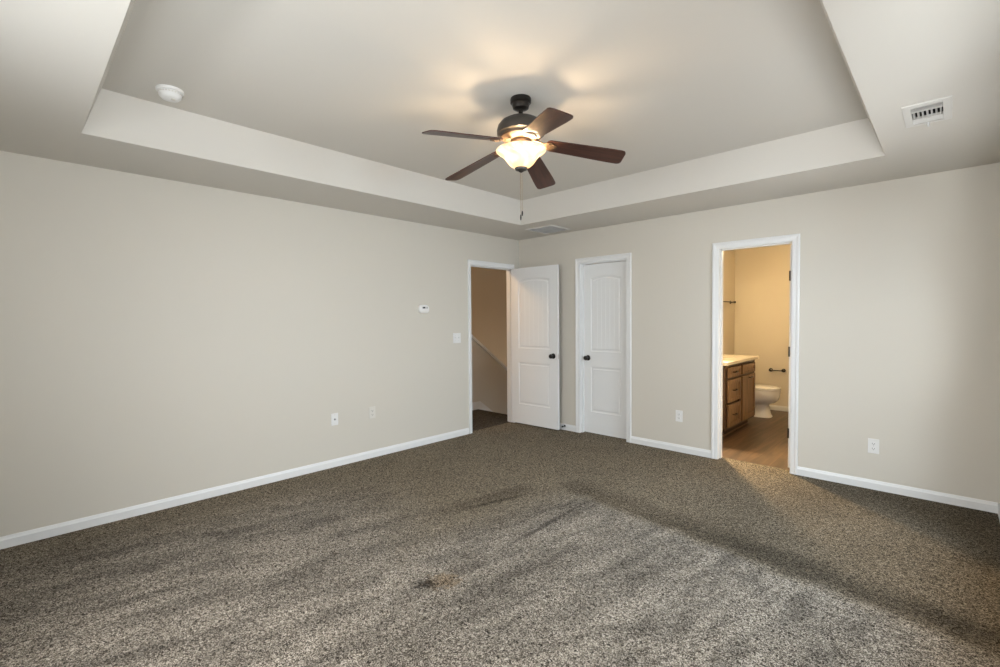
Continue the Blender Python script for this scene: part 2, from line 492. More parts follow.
# tray ceiling: soffit ring with the two register openings, sloping sides, raised field, closed on top
VENT = (4.093, -1.437, 0.060, 0.135)     # supply register opening: centre and half sizes
RETN = (0.760, -0.332, 0.168, 0.168)     # return grille opening
b = MB(); bm = b.bm
X0, X1, Y0, Y1 = -WT, RX + WT, FY - WT, WT
voids = [(TX0, TX1, TY1, TY0)] + [(c[0] - c[2], c[0] + c[2], c[1] - c[3], c[1] + c[3]) for c in (VENT, RETN)]
xs = sorted({X0, X1} | {v for h in voids for v in h[:2]}); ys = sorted({Y0, Y1} | {v for h in voids for v in h[2:]})
for xa, xb in zip(xs, xs[1:]):
    for ya, yb in zip(ys, ys[1:]):
        cx, cy = (xa + xb) / 2, (ya + yb) / 2
        if any(h[0] < cx < h[1] and h[2] < cy < h[3] for h in voids): continue
        b.quad((xa, ya, H), (xa, yb, H), (xb, yb, H), (xb, ya, H))
for h in voids[1:]:
    p = [(h[0], h[2]), (h[1], h[2]), (h[1], h[3]), (h[0], h[3])]
    for i in range(4):
        j = (i + 1) % 4
        b.quad((*p[i], H), (*p[j], H), (*p[j], H + 0.02), (*p[i], H + 0.02))
i4 = [(TX0, TY1), (TX1, TY1), (TX1, TY0), (TX0, TY0)]
t4 = [(TX0 + TD, TY1 + TD), (TX1 - TD, TY1 + TD), (TX1 - TD, TY0 - TD), (TX0 + TD, TY0 - TD)]
o4 = [(X0, Y0), (X1, Y0), (X1, Y1), (X0, Y1)]
for i in range(4):
    j = (i + 1) % 4
    b.quad((*i4[i], H), (*i4[j], H), (*t4[j], Z2), (*t4[i], Z2))
    b.quad((*o4[i], H), (*o4[i], Z2 + 0.12), (*o4[j], Z2 + 0.12), (*o4[j], H))
b.quad(*[(*p, Z2) for p in t4]); b.quad(*[(*p, Z2 + 0.12) for p in o4])
struct(b.build('ceiling', M['ceil']))


def duct_box(o, hx, hy, depth=0.09):
    b = MB(); p = [(-hx, -hy), (hx, -hy), (hx, hy), (-hx, hy)]
    for i in range(4):
        j = (i + 1) % 4
        b.quad((*p[i], 0.012), (*p[j], 0.012), (*p[j], depth), (*p[i], depth))
    b.quad(*[(*q, depth) for q in p])
    d = b.build('duct_opening', M['duct'], o); d['label'] = 'dark duct behind the louvres'


# closet shell behind its shut door
b = MB()
b.box(0.05, BX0 - WT, 0.75, 0.85, -0.1, H + 0.1); b.box(0.05, 0.15, WT, 0.75, -0.1, H + 0.1)
b.box(0.15, BX0 - WT, WT, 0.75, H, H + 0.1); b.box(0.15, BX0 - WT, 0.09, 0.75, -0.1, -0.002)
struct(b.build('wall_closet', M['wall']))
# bathroom shell
b = MB(); b.box(BX0 - WT, BX0, WT, BY1 + WT, -0.1, H + 0.1); struct(b.build('wall_bathroom_left', M['bathwall']))
b = MB(); b.box(BX0 - WT, BX1 + WT, BY1, BY1 + WT, -0.1, H + 0.1); struct(b.build('wall_bathroom_back', M['bathwall']))
b = MB(); b.box(BX1, BX1 + WT, WT, BY1 + WT, -0.1, H + 0.1); struct(b.build('wall_bathroom_right', M['bathwall']))
b = MB(); b.box(BX0 - WT, BX1 + WT, WT, BY1 + WT, H, H + 0.1); struct(b.build('ceiling_bathroom', M['ceil']))
# hall and stair shell
HX0 = -2.15
b = MB(); b.box(HX0 - 0.1, HX0, -2.6, 2.6, -1.8, H + 0.1); struct(b.build('wall_hall_left', M['hallwall']))
b = MB(); b.box(HX0 - 0.1, -WT, 2.5, 2.6, -1.8, H + 0.1); struct(b.build('wall_hall_back', M['hallwall']))
b = MB(); b.box(HX0 - 0.1, -WT, -2.7, -2.6, -0.2, H + 0.1); struct(b.build('wall_hall_front', M['hallwall']))
b = MB(); b.box(-WT, -WT + 0.10, WT, 2.6, -1.8, H + 0.1); struct(b.build('wall_hall_right', M['hallwall']))
b = MB(); b.box(HX0 - 0.1, -WT, -2.7, 2.6, H, H + 0.1); struct(b.build('ceiling_hall', M['ceil']))
# knee wall beside the stairs, its sloping white cap and its skirt board
SL = 0.72
def zc(y): return 1.115 - SL * (y - 0.06) if y > 0.06 else 1.115
b = MB()
b.prism([(-0.35, -0.1), (-0.35, zc(0)), (0.06, zc(0.06)), (1.9, zc(1.9)), (1.9, -1.8), (0.2, -1.8)], 'x', -1.15, -1.05)
struct(b.build('wall_stair', M['wall']))
b = MB()
b.prism([(-0.37, zc(0)), (-0.37, zc(0) + 0.045), (0.07, zc(0.06) + 0.045), (1.92, zc(1.9) + 0.045), (1.9, zc(1.9)), (0.06, zc(0.06))], 'x', -1.18, -1.022)
struct(b.build('trim_1', M['trim']), 'white sloping cap on the low stair wall', 'trim')
b = MB()
b.prism([(-0.35, 0.0), (-0.35, 0.115), (0.25, 0.115), (1.9, 0.115 - SL * 1.65), (1.9, -SL * 1.65 - 0.14), (0.203, -0.10), (0.203, 0)], 'x', -1.052, -1.038)
struct(b.build('trim_2', M['trim']), 'white skirt board at the foot of the low stair wall', 'trim')

# ---- baseboards
BH, BT = 0.074, 0.012
def base_profile(sign):   # (offset from the wall, height)
    return [(0, 0), (sign * BT, 0), (sign * BT, BH - 0.022), (sign * BT * 0.75, BH - 0.014), (sign * BT * 0.45, BH), (0, BH)]
CW = 0.057
b = MB(); b.prism(base_profile(1), 'y', FY + BT, ENT0 - CW - 0.004)
bl = b.build('baseboard_left', M['trim'])
# prism along y maps (p0 -> x, p1 -> z)
struct(bl)
def run_x(name, x0, x1, ywall=0.0, sign=-1, z=0.0):
    b = MB(); b.prism([(p[0] + ywall, p[1] + z) for p in base_profile(sign)], 'x', x0, x1)
    return struct(b.build(name, M['trim']))
run_x('baseboard_back', 0.0, CLO0 - CW - 0.004)
run_x('baseboard_back_middle', CLO1 + CW + 0.004, BAT0 - CW - 0.004)
run_x('baseboard_back_right', BAT1 + CW + 0.004, RX - BT)
run_x('baseboard_front', 0.0, RX, FY, 1)
b = MB(); b.prism([(RX + p[0], p[1]) for p in base_profile(-1)], 'y', FY + BT, 0.0); struct(b.build('baseboard_right', M['trim']))
run_x('baseboard_bathroom_back', BX0, BX1, BY1, -1, -0.004)
b = MB(); b.prism([(BX0 + p[0], p[1] - 0.004) for p in base_profile(1)], 'y', 1.99, BY1 - BT); struct(b.build('baseboard_bathroom_left', M['trim']))

# ---- door casings with jamb liners
def casing_poly(w=CW, t=0.017):   # across the width: thick outer edge, thin inner edge
    return [(0, 0), (0, 0.009), (0.008, 0.011), (w * 0.55, 0.012), (w * 0.72, t), (w - 0.004, t), (w, t - 0.003), (w, 0)]
def casing(bm, to3, a0, a1, h, w0=CW, w1=CW):
    """mitred casing round an opening: to3(along, out, z)"""
    for side in ('l', 'r', 't'):
        poly = casing_poly(w0 if side == 'l' else w1 if side == 'r' else CW)
        if side == 'l':
            rings = [[to3(a0 - p, q, 0.0) for p, q in poly], [to3(a0 - p, q, h + p * CW / w0) for p, q in poly]]
        elif side == 'r':
            rings = [[to3(a1 + p, q, 0.0) for p, q in poly], [to3(a1 + p, q, h + p * CW / w1) for p, q in poly]]
        else:
            rings = [[to3(a0 - p * w0 / CW, q, h + p) for p, q in poly], [to3(a1 + p * w1 / CW, q, h + p) for p, q in poly]]
        bm.loft(rings)
# closet
tb = lambda a, o, z: (a, -o, z)
b = MB(); casing(b, tb, CLO0 - 0.004, CLO1 + 0.004, DH + 0.004)
b.box(CLO0 - 0.012, CLO0, 0.0, WT, 0, DH); b.box(CLO1, CLO1 + 0.012, 0, WT, 0, DH); b.box(CLO0 - 0.012, CLO1 + 0.012, 0, WT, DH, DH + 0.012)
b.box(CLO0, CLO0 + 0.010, 0.030, 0.068, 0, DH); b.box(CLO1 - 0.010, CLO1, 0.030, 0.068, 0, DH); b.box(CLO0, CLO1, 0.030, 0.068, DH - 0.010, DH)
struct(b.build('trim_3', M['trim']), 'white casing round the closet door', 'trim')
# bathroom
b = MB(); casing(b, tb, BAT0 - 0.004, BAT1 + 0.004, DH + 0.004)
b.box(BAT0 - 0.012, BAT0, 0.0, WT, 0, DH); b.box(BAT1, BAT1 + 0.012, 0, WT, 0, DH); b.box(BAT0 - 0.012, BAT1 + 0.012, 0, WT, DH, DH + 0.012)
b.box(BAT0, BAT0 + 0.010, 0.040, 0.076, 0, DH); b.box(BAT0, BAT1, 0.040, 0.076, DH - 0.010, DH)
struct(b.build('trim_4', M['trim']), 'white casing round the bathroom doorway', 'trim')
# entry
tl = lambda a, o, z: (o, a, z)
b = MB(); casing(b, tl, ENT0 - 0.004, ENT1 + 0.004, DH + 0.004, 0.046, 0.014)
b.box(-WT, 0, ENT0 - 0.012, ENT0, 0, DH); b.box(-WT, 0, ENT1, ENT1 + 0.012, 0, DH); b.box(-WT, 0, ENT0 - 0.012, ENT1 + 0.012, DH, DH + 0.012)
b.box(-0.078, -0.040, ENT0, ENT0 + 0.010, 0, DH); b.box(-0.078, -0.040, ENT1 - 0.010, ENT1, 0, DH); b.box(-0.078, -0.040, ENT0, ENT1, DH - 0.010, DH)
struct(b.build('trim_5', M['trim']), 'white casing round the open hall doorway', 'trim')

# ------------------------------------------------------------------ panel doors
def panel_door(name, w, h, t, label):
    """slab in local coords: hinge edge at x=0, leading edge at x=w, faces at y=0 and y=-t... two moulded panels with planks, upper one arched"""
    b = MB(); bm = b.bm
    st = 0.118 * min(1.0, w / 0.7)
    xa, xb = st, w - st
    zs = dict(l0=0.255, l1=0.800, u0=0.985, u1=1.855)
    arch = 0.030
    NX = 36
    def ztop(x): 
        s = (x - xa) / (xb - xa) * 2 - 1
        return zs['u1'] + arch * (1 - s * s)
    grooves = lambda z0: 0.0016 if z0 > 0.5 else 0.0
    def face(y, s):
        # s = +1: depth goes to +y, -1: depth goes to -y
        def V(x, z, d=0.0): return bm.verts.new((x, y + s * d, z))
        def Q(*p): bm.faces.new([V(*q) for q in p])
        Q((0, 0), (xa, 0), (xa, h), (0, h)); Q((xb, 0), (w, 0), (w, h), (xb, h))
        Q((xa, 0), (xb, 0), (xb, zs['l0']), (xa, zs['l0'])); Q((xa, zs['l1']), (xb, zs['l1']), (xb, zs['u0']), (xa, zs['u0']))
        xs = [xa + (xb - xa) * i / NX for i in range(NX + 1)]
        for p, q in zip(xs, xs[1:]): Q((p, ztop(p)), (q, ztop(q)), (q, h), (p, h))
        for z0, z1f in ((zs['l0'], lambda x: zs['l1']), (zs['u0'], ztop)):
            steps = [(0.0, 0.0), (0.006, 0.006), (0.022, 0.008), (0.034, 0.003)]
            prev = None
            for ins, d in steps:
                bot = []; top = []
                for i in range(NX + 1):
                    x = xa + ins + (xb - xa - 2 * ins) * i / NX
                    xo = xa + (xb - xa) * i / NX
                    bot.append((x, z0 + ins, d)); top.append((x, z1f(xo) - ins, d))
                loop = bot + top[::-1]
                if prev:
                    for i in range(len(loop)):
                        j = (i + 1) % len(loop)
                        Q(prev[i], prev[j], loop[j], loop[i])
                prev = loop
            # planked field
            ins, d = steps[-1]
            npl = 6
            x_in0, x_in1 = xa + ins, xb - ins
            last = None
            cuts = [(x_in0 + (x_in1 - x_in0) * i / NX, 0) for i in range(NX + 1)]
            for k in range(1, npl):
                xg = x_in0 + (x_in1 - x_in0) * k / npl
                cuts += [(xg - 0.0035, 0), (xg + 0.0001, grooves(z0)), (xg + 0.0036, 0)]
            cuts.sort()
            clean = []
            for x, g in cuts:
                if g == 0 and any(gg > 0 and  abs(x - xx) < 0.0034 for xx, gg in cuts): continue
                clean.append((x, g))
            for x, g in clean:
                xo = xa + (x - x_in0) / (x_in1 - x_in0) * (xb - xa)
                cur = ((x, z0 + ins, d + g), (x, z1f(xo) - ins, d + g))
                if last: Q(last[0], cur[0], cur[1], last[1])
                last = cur
    face(0.0, -1); face(-t, 1)
    for (p, q) in (((0, 0), (w, 0)), ((w, 0), (w, h)), ((w, h), (0, h)), ((0, h), (0, 0))):
        bm.faces.new([bm.verts.new(c) for c in ((p[0], 0, p[1]), (q[0], 0, q[1]), (q[0], -t, q[1]), (p[0], -t, p[1]))])
    return struct(b.build(name, M['trim']), label, 'door')


def add_knob(door, x, z, yface, s):
    prof = [(0.033, 0.0), (0.033, 0.004), (0.028, 0.008), (0.013, 0.011), (0.011, 0.020), (0.012, 0.030), (0.019, 0.036), (0.0265, 0.044), (0.0285, 0.053), (0.0255, 0.062), (0.016, 0.068), (0.004, 0.0695)]
    b = MB(); b.lathe([(r, s * q) for r, q in prof], 28, (x, yface, z), 'y')
    k = b.build('door_knob', M['bronze'], door, True); k['label'] = 'dark bronze door knob'
    return k


T35 = 0.035
# entry door, swung open against the back wall
w1 = ENT1 - ENT0 - 0.024
d1 = panel_door('door_1', w1, 2.022, T35, 'white two-panel arched door standing open beside the hall doorway')
d1.location = (0.010, ENT1 - 0.006, 0.022)
d1.rotation_euler = (0, 0, math.radians(2.0))
add_knob(d1, w1 - 0.065, 0.905, -T35, -1); add_knob(d1, w1 - 0.065, 0.905, 0.0, 1)
b = MB(); b.box(w1 - 0.001, w1 + 0.0015, -T35 + 0.005, -0.005, 0.871, 0.929); b.box(w1, w1 + 0.010, -0.024, -0.011, 0.890, 0.910, 0.003)
l = b.build('latch', M['nickel'], d1); l['label'] = 'satin metal latch plate'
for z in (0.20, 1.02, 1.82):
    b = MB(); b.lathe([(0.007, z - 0.045), (0.007, z + 0.045)], 12, (-0.006, 0.0, 0)); b.box(-0.004, 0.0, -0.030, -0.002, z - 0.045, z + 0.045)
    b.build('hinge', M['bronze'], d1, True)
# closet door, shut, at the far side of its jamb
w2 = CLO1 - CLO0 - 0.006
d2 = panel_door('door_2', w2, 2.025, T35, 'closed white two-panel closet door with dark knob')
d2.location = (CLO1 - 0.003, 0.069, 0.006); d2.rotation_euler = (0, 0, PI)
add_knob(d2, w2 - 0.062, 0.905, 0.0, 1)
# bathroom door, swung into the bathroom
w3 = BAT1 - BAT0 - 0.006
d3 = panel_door('door_3', w3, 2.025, T35, 'white bathroom door swung inward, seen only along its hinge edge')
d3.location = (BAT1 - 0.006, 0.124, 0.012); d3.rotation_euler = (0, 0, math.radians(90))
d3.location.x = BAT1 - 0.006 - T35
for z in (0.315, 1.06, 1.745):
    b = MB(); b.lathe([(0.004, z - 0.045), (0.004, z + 0.045)], 12, (-0.0035, 0.002, 0)); b.box(-0.0015, 0.0005, -0.007, 0.0, z - 0.045, z + 0.045)
    hg = b.build('hinge', M['bronze'], d3, True); hg['label'] = 'dark bronze hinge'
d3.location.y = 0.124
add_knob(d3, w3 - 0.062, 0.905, 0.0, 1)

# ------------------------------------------------------------------ wall plates
def plate(o, w, h, mat, t=0.006):
    b = MB(); b.box(-w / 2, w / 2, -t, 0, -h / 2, h / 2, 0.0025, 2)
    return b.build('cover_plate', mat, o)
# all built facing -y (on the back wall), turned +90 deg for the left wall
def outlet(loc, rotz, label, mat=None):
    mat = mat or M['plastic']
    o = thing('wall_outlet', label, 'outlet', loc, rotz, 'electrical outlets')
    plate(o, 0.072, 0.117, mat)
    for s in (-1, 1):
        b = MB(); z = s * 0.0195
        pts = [(0.0165 * math.cos(a), z + 0.0165 * math.sin(a)) for a in [2 * PI * i / 28 for i in range(28)]]
        pts = [(p[0], max(z - 0.0125, min(z + 0.0125, p[1]))) for p in pts]
        b.prism(pts, 'y', -0.0085, -0.004)
        so = b.build('socket', mat, o)
        b = MB()
        b.box(-0.0085, -0.0060, -0.0088, -0.0080, z - 0.003, z + 0.007); b.box(0.0055, 0.0085, -0.0088, -0.0080, z - 0.002, z + 0.006)
        b.lathe([(0.0028, -0.0088), (0.0028, -0.0080)], 12, (0, 0, z - 0.0075), 'y')
        b.build('slots', M['slot'], so)
    b = MB(); b.lathe([(0.0035, -0.0070), (0.0035, -0.005)], 12, (0, 0, 0), 'y'); b.build('screw', M['nickel'], o)
    return o


o1 = outlet((2.190, 0, 0.372), 0, 'white outlet low on back wall between closet and bathroom doors')
dup(o1, (3.768, 0, 0.348), 'white outlet low on back wall right of the bathroom doorway', 0)
outlet((0, -2.255, 0.456), PI / 2, 'pale outlet low on left wall, right of the cable plate', M['almond'])
# cable plate
o = thing('cable_plate', 'small white cable jack plate with one dark connector low on left wall', 'wall plate', (0, -2.655, 0.452), PI / 2)
plate(o, 0.070, 0.114, M['plastic'])
b = MB(); b.lathe([(0.0095, -0.0055), (0.0095, -0.009), (0.006, -0.010), (0.006, -0.020)], 16, (0, 0, 0), 'y')
c = b.build('connector', M['grey'], o, True); c['label'] = 'dark threaded connector'
for s in (-1, 1):
    b = MB(); b.lathe([(0.003, -0.0072), (0.003, -0.005)], 12, (0, 0, s * 0.042), 'y'); b.build('screw', M['nickel'], o)
# light switch, two gang
o = thing('light_switch', 'pale two-gang light switch on left wall beside hall doorway', 'light switch', (0, -1.118, 1.168), PI / 2)
plate(o, 0.117, 0.117, M['plastic'])
for s in (-1, 1):
    x = s * 0.023
    b = MB(); b.box(x - 0.0055, x + 0.0055, -0.0066, -0.004, -0.0125, 0.0125); b.loft([[(x - 0.0045, -0.006, -0.004), (x + 0.0045, -0.006, -0.004), (x + 0.0045, -0.006, 0.008), (x - 0.0045, -0.006, 0.008)], [(x - 0.004, -0.018, 0.007), (x + 0.004, -0.018, 0.007), (x + 0.004, -0.018, 0.013), (x - 0.004, -0.018, 0.013)]])
    b.build('toggle', M['plastic'], o)
    for q in (-1, 1):
        b = MB(); b.lathe([(0.003, -0.0072), (0.003, -0.005)], 10, (x, 0, q * 0.030), 'y'); b.build('screw', M['nickel'], o)
# thermostat
o = thing('thermostat', 'small white oval thermostat with dark display on left wall', 'thermostat', (0, -1.602, 1.504), PI / 2)
def super_ring(w, h, y, n=40, e=3.0):
    return [(w * abs(math.cos(a)) ** (2 / e) * (1 if math.cos(a) >= 0 else -1), y, h * abs(math.sin(a)) ** (2 / e) * (1 if math.sin(a) >= 0 else -1)) for a in [2 * PI * i / n for i in range(n)]]
b = MB(); b.loft([super_ring(0.068, 0.047, 0), super_ring(0.070, 0.048, -0.006), super_ring(0.070, 0.048, -0.012), super_ring(0.066, 0.044, -0.022), super_ring(0.058, 0.037, -0.026)])
b.build('case', M['plastic'], o, True)
b = MB(); b.box(-0.026, 0.012, -0.0285, -0.024, 0.006, 0.024, 0.002); sc = b.build('display', M['slot'], o); sc['label'] = 'dark display window'
b = MB(); b.box(0.026, 0.042, -0.0285, -0.024, 0.006, 0.024, 0.002); sc = b.build('button', M['grey'], o)
b = MB()
for k in range(5): b.box(-0.03 + k * 0.013, -0.022 + k * 0.013, -0.0268, -0.024, -0.028, -0.025)
b.build('vent_slots', M['offwhite'], o)
# door stop on the baseboard behind the open door
o = thing('door_stop', 'tiny dark door stop on baseboard behind the open door', 'door stop', (0.752, -BT, 0.052))
b = MB(); b.lathe([(0.013, 0), (0.013, -0.004), (0.006, -0.008), (0.005, -0.042)], 16, (0, 0, 0), 'y'); b.build('stem', M['bronze'], o, True)
b = MB(); b.lathe([(0.009, -0.040), (0.011, -0.044), (0.011, -0.054), (0.007, -0.058)], 16, (0, 0, 0), 'y'); b.build('bumper', M['slot'], o, True)

# ------------------------------------------------------------------ ceiling fittings
o = thing('smoke_detector', 'round white smoke detector on the raised tray ceiling', 'smoke detector', (1.026, -4.10, Z2))
b = MB(); b.lathe([(0.066, 0), (0.066, -0.010), (0.063, -0.014), (0.05, -0.014)], 40); b.build('base', M['plastic'], o, True)
b = MB(); b.lathe([(0.054, -0.013), (0.055, -0.028), (0.052, -0.040), (0.042, -0.050), (0.024, -0.054), (0.004, -0.055)], 40); bo = b.build('cover', M['plastic'], o, True)
b = MB()
for k in range(24):
    a = 2 * PI * k / 24
    c, s = math.cos(a), math.sin(a)
    b.loft([[(0.0545 * c - s * q, 0.0545 * s + c * q, z) for q, z in ((-0.004, -0.020), (0.004, -0.020), (0.004, -0.026), (-0.004, -0.026))], [(0.0556 * c - s * q, 0.0556 * s + c * q, z) for q, z in ((-0.004, -0.020), (0.004, -0.020), (0.004, -0.026), (-0.004, -0.026))]])
b.build('vent_slots', M['offwhite'], bo)
b = MB(); b.lathe([(0.011, -0.052), (0.011, -0.0565), (0.009, -0.058)], 20, (0.018, 0.010, 0)); b.build('test_button', M['offwhite'], o, True)

# supply register, three banks of louvres
o = thing('supply_vent', 'white metal louvred air register on the right soffit', 'air vent', (4.093, -1.437, H))
hw, hl, iw, il = 0.093, 0.175, 0.060, 0.135
b = MB(); z0 = -0.006
prof_o = [(-hw, -hl), (hw, -hl), (hw, hl), (-hw, hl)]; prof_i = [(-iw, -il), (iw, -il), (iw, il), (-iw, il)]
bm = b.bm
A = [bm.verts.new((*p, 0)) for p in prof_o]; B = [bm.verts.new((p[0] * 0.985, p[1] * 0.99, z0)) for p in prof_o]; C_ = [bm.verts.new((*p, z0 - 0.002)) for p in prof_i]; D = [bm.verts.new((*p, 0.012)) for p in prof_i]
for i in range(4):
    j = (i + 1) % 4
    for p, q in ((A, B), (B, C_), (C_, D)): bm.faces.new((p[i], p[j], q[j], q[i]))
b.build('frame', M['white_metal'], o)
duct_box(o, iw, il)
for k in range(7):                                  # middle bank: blades along the length
    x = -iw + (k + 0.5) * 2 * iw / 7
    b = MB(); b.loft([[(x - 0.0035, e, -0.006), (x - 0.0018, e, -0.0065), (x + 0.0035, e, 0.009), (x + 0.0018, e, 0.0095)] for e in (-il * 0.42, il * 0.42)])
    b.build('louvre', M['white_metal'], o)
for s in (-1, 1):                                   # end banks: blades across, turned outward
    for k in range(5):
        y = s * (il * 0.46 + (k + 0.5) * il * 0.54 / 5)
        b = MB(); b.loft([[(e, y + s * 0.010, -0.007), (e, y + s * 0.011, -0.006), (e, y - s * 0.006, 0.009), (e, y - s * 0.007, 0.008)] for e in (-iw, iw)])
        b.build('louvre', M['white_metal'], o)
    b = MB(); b.box(-iw, iw, s * il * 0.44 - 0.0015, s * il * 0.44 + 0.0015, -0.007, 0.000); b.build('divider', M['white_metal'], o)
b = MB(); b.box(-0.004, 0.004, il + 0.010, il + 0.016, -0.030, -0.004, 0.002); b.build('damper_lever', M['trim'], o)

# return grille
o = thing('return_grille', 'square white return air grille on soffit near the far corner', 'air vent', (0.760, -0.332, H))
g = 0.195; gi = 0.168
b = MB(); bm = b.bm
A = [bm.verts.new((sx * g, sy * g, 0)) for sx, sy in ((-1, -1), (1, -1), (1, 1), (-1, 1))]
B = [bm.verts.new((sx * (g - 0.003), sy * (g - 0.003), -0.008)) for sx, sy in ((-1, -1), (1, -1), (1, 1), (-1, 1))]
C_ = [bm.verts.new((sx * gi, sy * gi, -0.008)) for sx, sy in ((-1, -1), (1, -1), (1, 1), (-1, 1))]
D = [bm.verts.new((sx * gi, sy * gi, 0.010)) for sx, sy in ((-1, -1), (1, -1), (1, 1), (-1, 1))]
for i in range(4):
    j = (i + 1) % 4
    for p, q in ((A, B), (B, C_), (C_, D)): bm.faces.new((p[i], p[j], q[j], q[i]))
b.build('frame', M['white_metal'], o)
duct_box(o, gi, gi)
for k in range(24):
    y = -gi + (k + 0.5) * 2 * gi / 24
    b = MB(); b.loft([[(e, y - 0.007, -0.007), (e, y - 0.006, -0.0075), (e, y + 0.008, 0.005), (e, y + 0.007, 0.006)] for e in (-gi, gi)]); b.build('louvre', M['trim'], o)

# ------------------------------------------------------------------ ceiling fan
FX, FYY = 2.350, -2.638
fan = thing('ceiling_fan', 'five-blade dark ceiling fan with lit glass bowl in tray ceiling', 'ceiling fan', (FX, FYY, Z2))
def zf(z): return z - Z2
b = MB(); b.lathe([(0.060, 0), (0.062, -0.010), (0.061, -0.026), (0.052, -0.032), (0.050, -0.046), (0.046, -0.058), (0.030, -0.066), (0.016, -0.068)], 40)
b.build('canopy', M['bronze'], fan, True)
b = MB(); b.lathe([(0.013, -0.064), (0.013, -0.115)], 20); b.lathe([(0.020, -0.105), (0.022, -0.115), (0.014, -0.099)], 20); b.build('downrod', M['bronze'], fan, True)
b = MB(); b.lathe([(0.020, -0.109), (0.050, -0.113), (0.090, -0.123), (0.118, -0.139), (0.136, -0.162), (0.142, -0.187), (0.140, -0.209), (0.128, -0.213), (0.122, -0.219)], 56)
mh = b.build('motor_housing', M['pewter'], fan, True); mh['label'] = 'dark pewter dome motor housing'
b = MB(); b.lathe([(0.123, -0.215), (0.118, -0.229), (0.100, -0.239), (0.080, -0.243)], 56)
p_ = b.build('motor_trim_ring', M['antique'], fan, True); p_['label'] = 'antique brass trim ring under the motor'
b = MB(); b.lathe([(0.060, -0.238), (0.062, -0.250), (0.056, -0.266), (0.040, -0.274)], 40)
b.lathe([(0.030, -0.270), (0.026, -0.286), (0.012, -0.300)], 32)
b.build('light_fitter', M['antique'], fan, True)
# blades, drooping a little, pitched
ZH = -0.262
droops = [math.radians(v) for v in (6.6, 10.2, 10.6, 8.9, 7.9)]; pitch = math.radians(-12.0)
A0 = math.radians(-102.5)
ang = [A0 + math.radians(a) for a in (0.0, -72 - 2.8, -144, -216 + 4.5, -288)]
def blade_mesh():
    b = MB(); L0, L1 = 0.150, 0.616
    outline = []
    N_ = 22
    def half(u):
        wd = 0.052 + 0.016 * min(1, u * 1.25)
        return wd
    us = [i / N_ for i in range(N_ + 1)]
    up, dn = [], []
    for u in us:
        x = L0 + (L1 - L0) * u
        hwid = half(u)
        # rounded ends
        r0 = 0.030; r1 = 0.028
        d0 = x - L0; d1 = L1 - x
        if d0 < r0: hwid -= r0 - math.sqrt(max(0, r0 * r0 - (r0 - d0) ** 2))
        if d1 < r1: hwid -= r1 - math.sqrt(max(0, r1 * r1 - (r1 - d1) ** 2))
        up.append((x, hwid)); dn.append((x, -hwid))
    # add fine samples in the corner radii
    def fine(x):
        u = (x - L0) / (L1 - L0); h = half(u)
        r0 = 0.030; r1 = 0.028; d0 = x - L0; d1 = L1 - x
        if d0 < r0: h -= r0 - math.sqrt(max(0, r0 * r0 - (r0 - d0) ** 2))
        if d1 < r1: h -= r1 - math.sqrt(max(0, r1 * r1 - (r1 - d1) ** 2))
        return h
    xs = sorted(set([L0 + 0.030 * (1 - math.cos(PI / 2 * k / 6)) for k in range(7)] + [L0 + 0.03 + (L1 - L0 - 0.058) * k / 10 for k in range(11)] + [L1 - 0.028 * (1 - math.cos(PI / 2 * k / 6)) for k in range(7)]))
    poly = [(x, fine(x)) for x in xs] + [(x, -fine(x)) for x in reversed(xs)]
    b.prism(poly, 'z', -0.003, 0.003)
    return b
for k, a in enumerate(ang):
    M4 = Matrix.Rotation(a, 4, 'Z') @ Matrix.Translation((0.10, 0, ZH)) @ Matrix.Rotation(droops[k], 4, 'Y') @ Matrix.Rotation(pitch, 4, 'X') @ Matrix.Translation((-0.10, 0, 0))
    bb = blade_mesh(); bl = bb.build('blade', M['blade'], fan); bl.matrix_local = M4
    ib = MB()
    def plate_ring(x, h, z, t=0.004): return [(x, -h, z), (x, h, z), (x, h, z + t), (x, -h, z + t)]
    ib.loft([plate_ring(0.070, 0.014, 0.010), plate_ring(0.105, 0.012, 0.006), plate_ring(0.130, 0.016, -0.003), plate_ring(0.150, 0.034, -0.0085), plate_ring(0.175, 0.040, -0.0085), plate_ring(0.200, 0.024, -0.0085), plate_ring(0.215, 0.006, -0.0085)])
    for (sx, sy) in ((0.165, 0.024), (0.165, -0.024), (0.195, 0.0)): ib.lathe([(0.006, -0.0085), (0.005, -0.011), (0.001, -0.012)], 10, (sx, sy, 0))
    ir = ib.build('blade_iron', M['antique'], fan); ir.matrix_local = M4
    ir['label'] = 'antique brass blade bracket'
# glass bowl, bell shaped, open at the top
ZR = 2.384 - Z2
outer = [(0.147, 0.0), (0.147, -0.005), (0.139, -0.013), (0.122, -0.023), (0.106, -0.036), (0.094, -0.051), (0.084, -0.066), (0.072, -0.081), (0.056, -0.095), (0.040, -0.104), (0.022, -0.107), (0.007, -0.1075)]
inner = [(max(0.005, r - 0.005), z + (0.004 if r < 0.13 else 0.0)) for r, z in reversed(outer)]
b = MB(); b.lathe([(r, z + ZR) for r, z in outer + inner] + [(0.147, ZR)], 64, cap=False)
gb = b.build('glass_bowl', M['bowl'], fan, True, 60); gb['label'] = 'lit amber alabaster glass bowl'
b = MB(); b.lathe([(0.036, ZR - 0.099), (0.038, ZR - 0.107), (0.034, ZR - 0.116), (0.018, ZR - 0.122), (0.010, ZR - 0.128), (0.004, ZR - 0.131)], 32)
b.lathe([(0.005, ZR - 0.105), (0.005, ZR + 0.02)], 12)
b.build('finial', M['pewter'], fan, True)
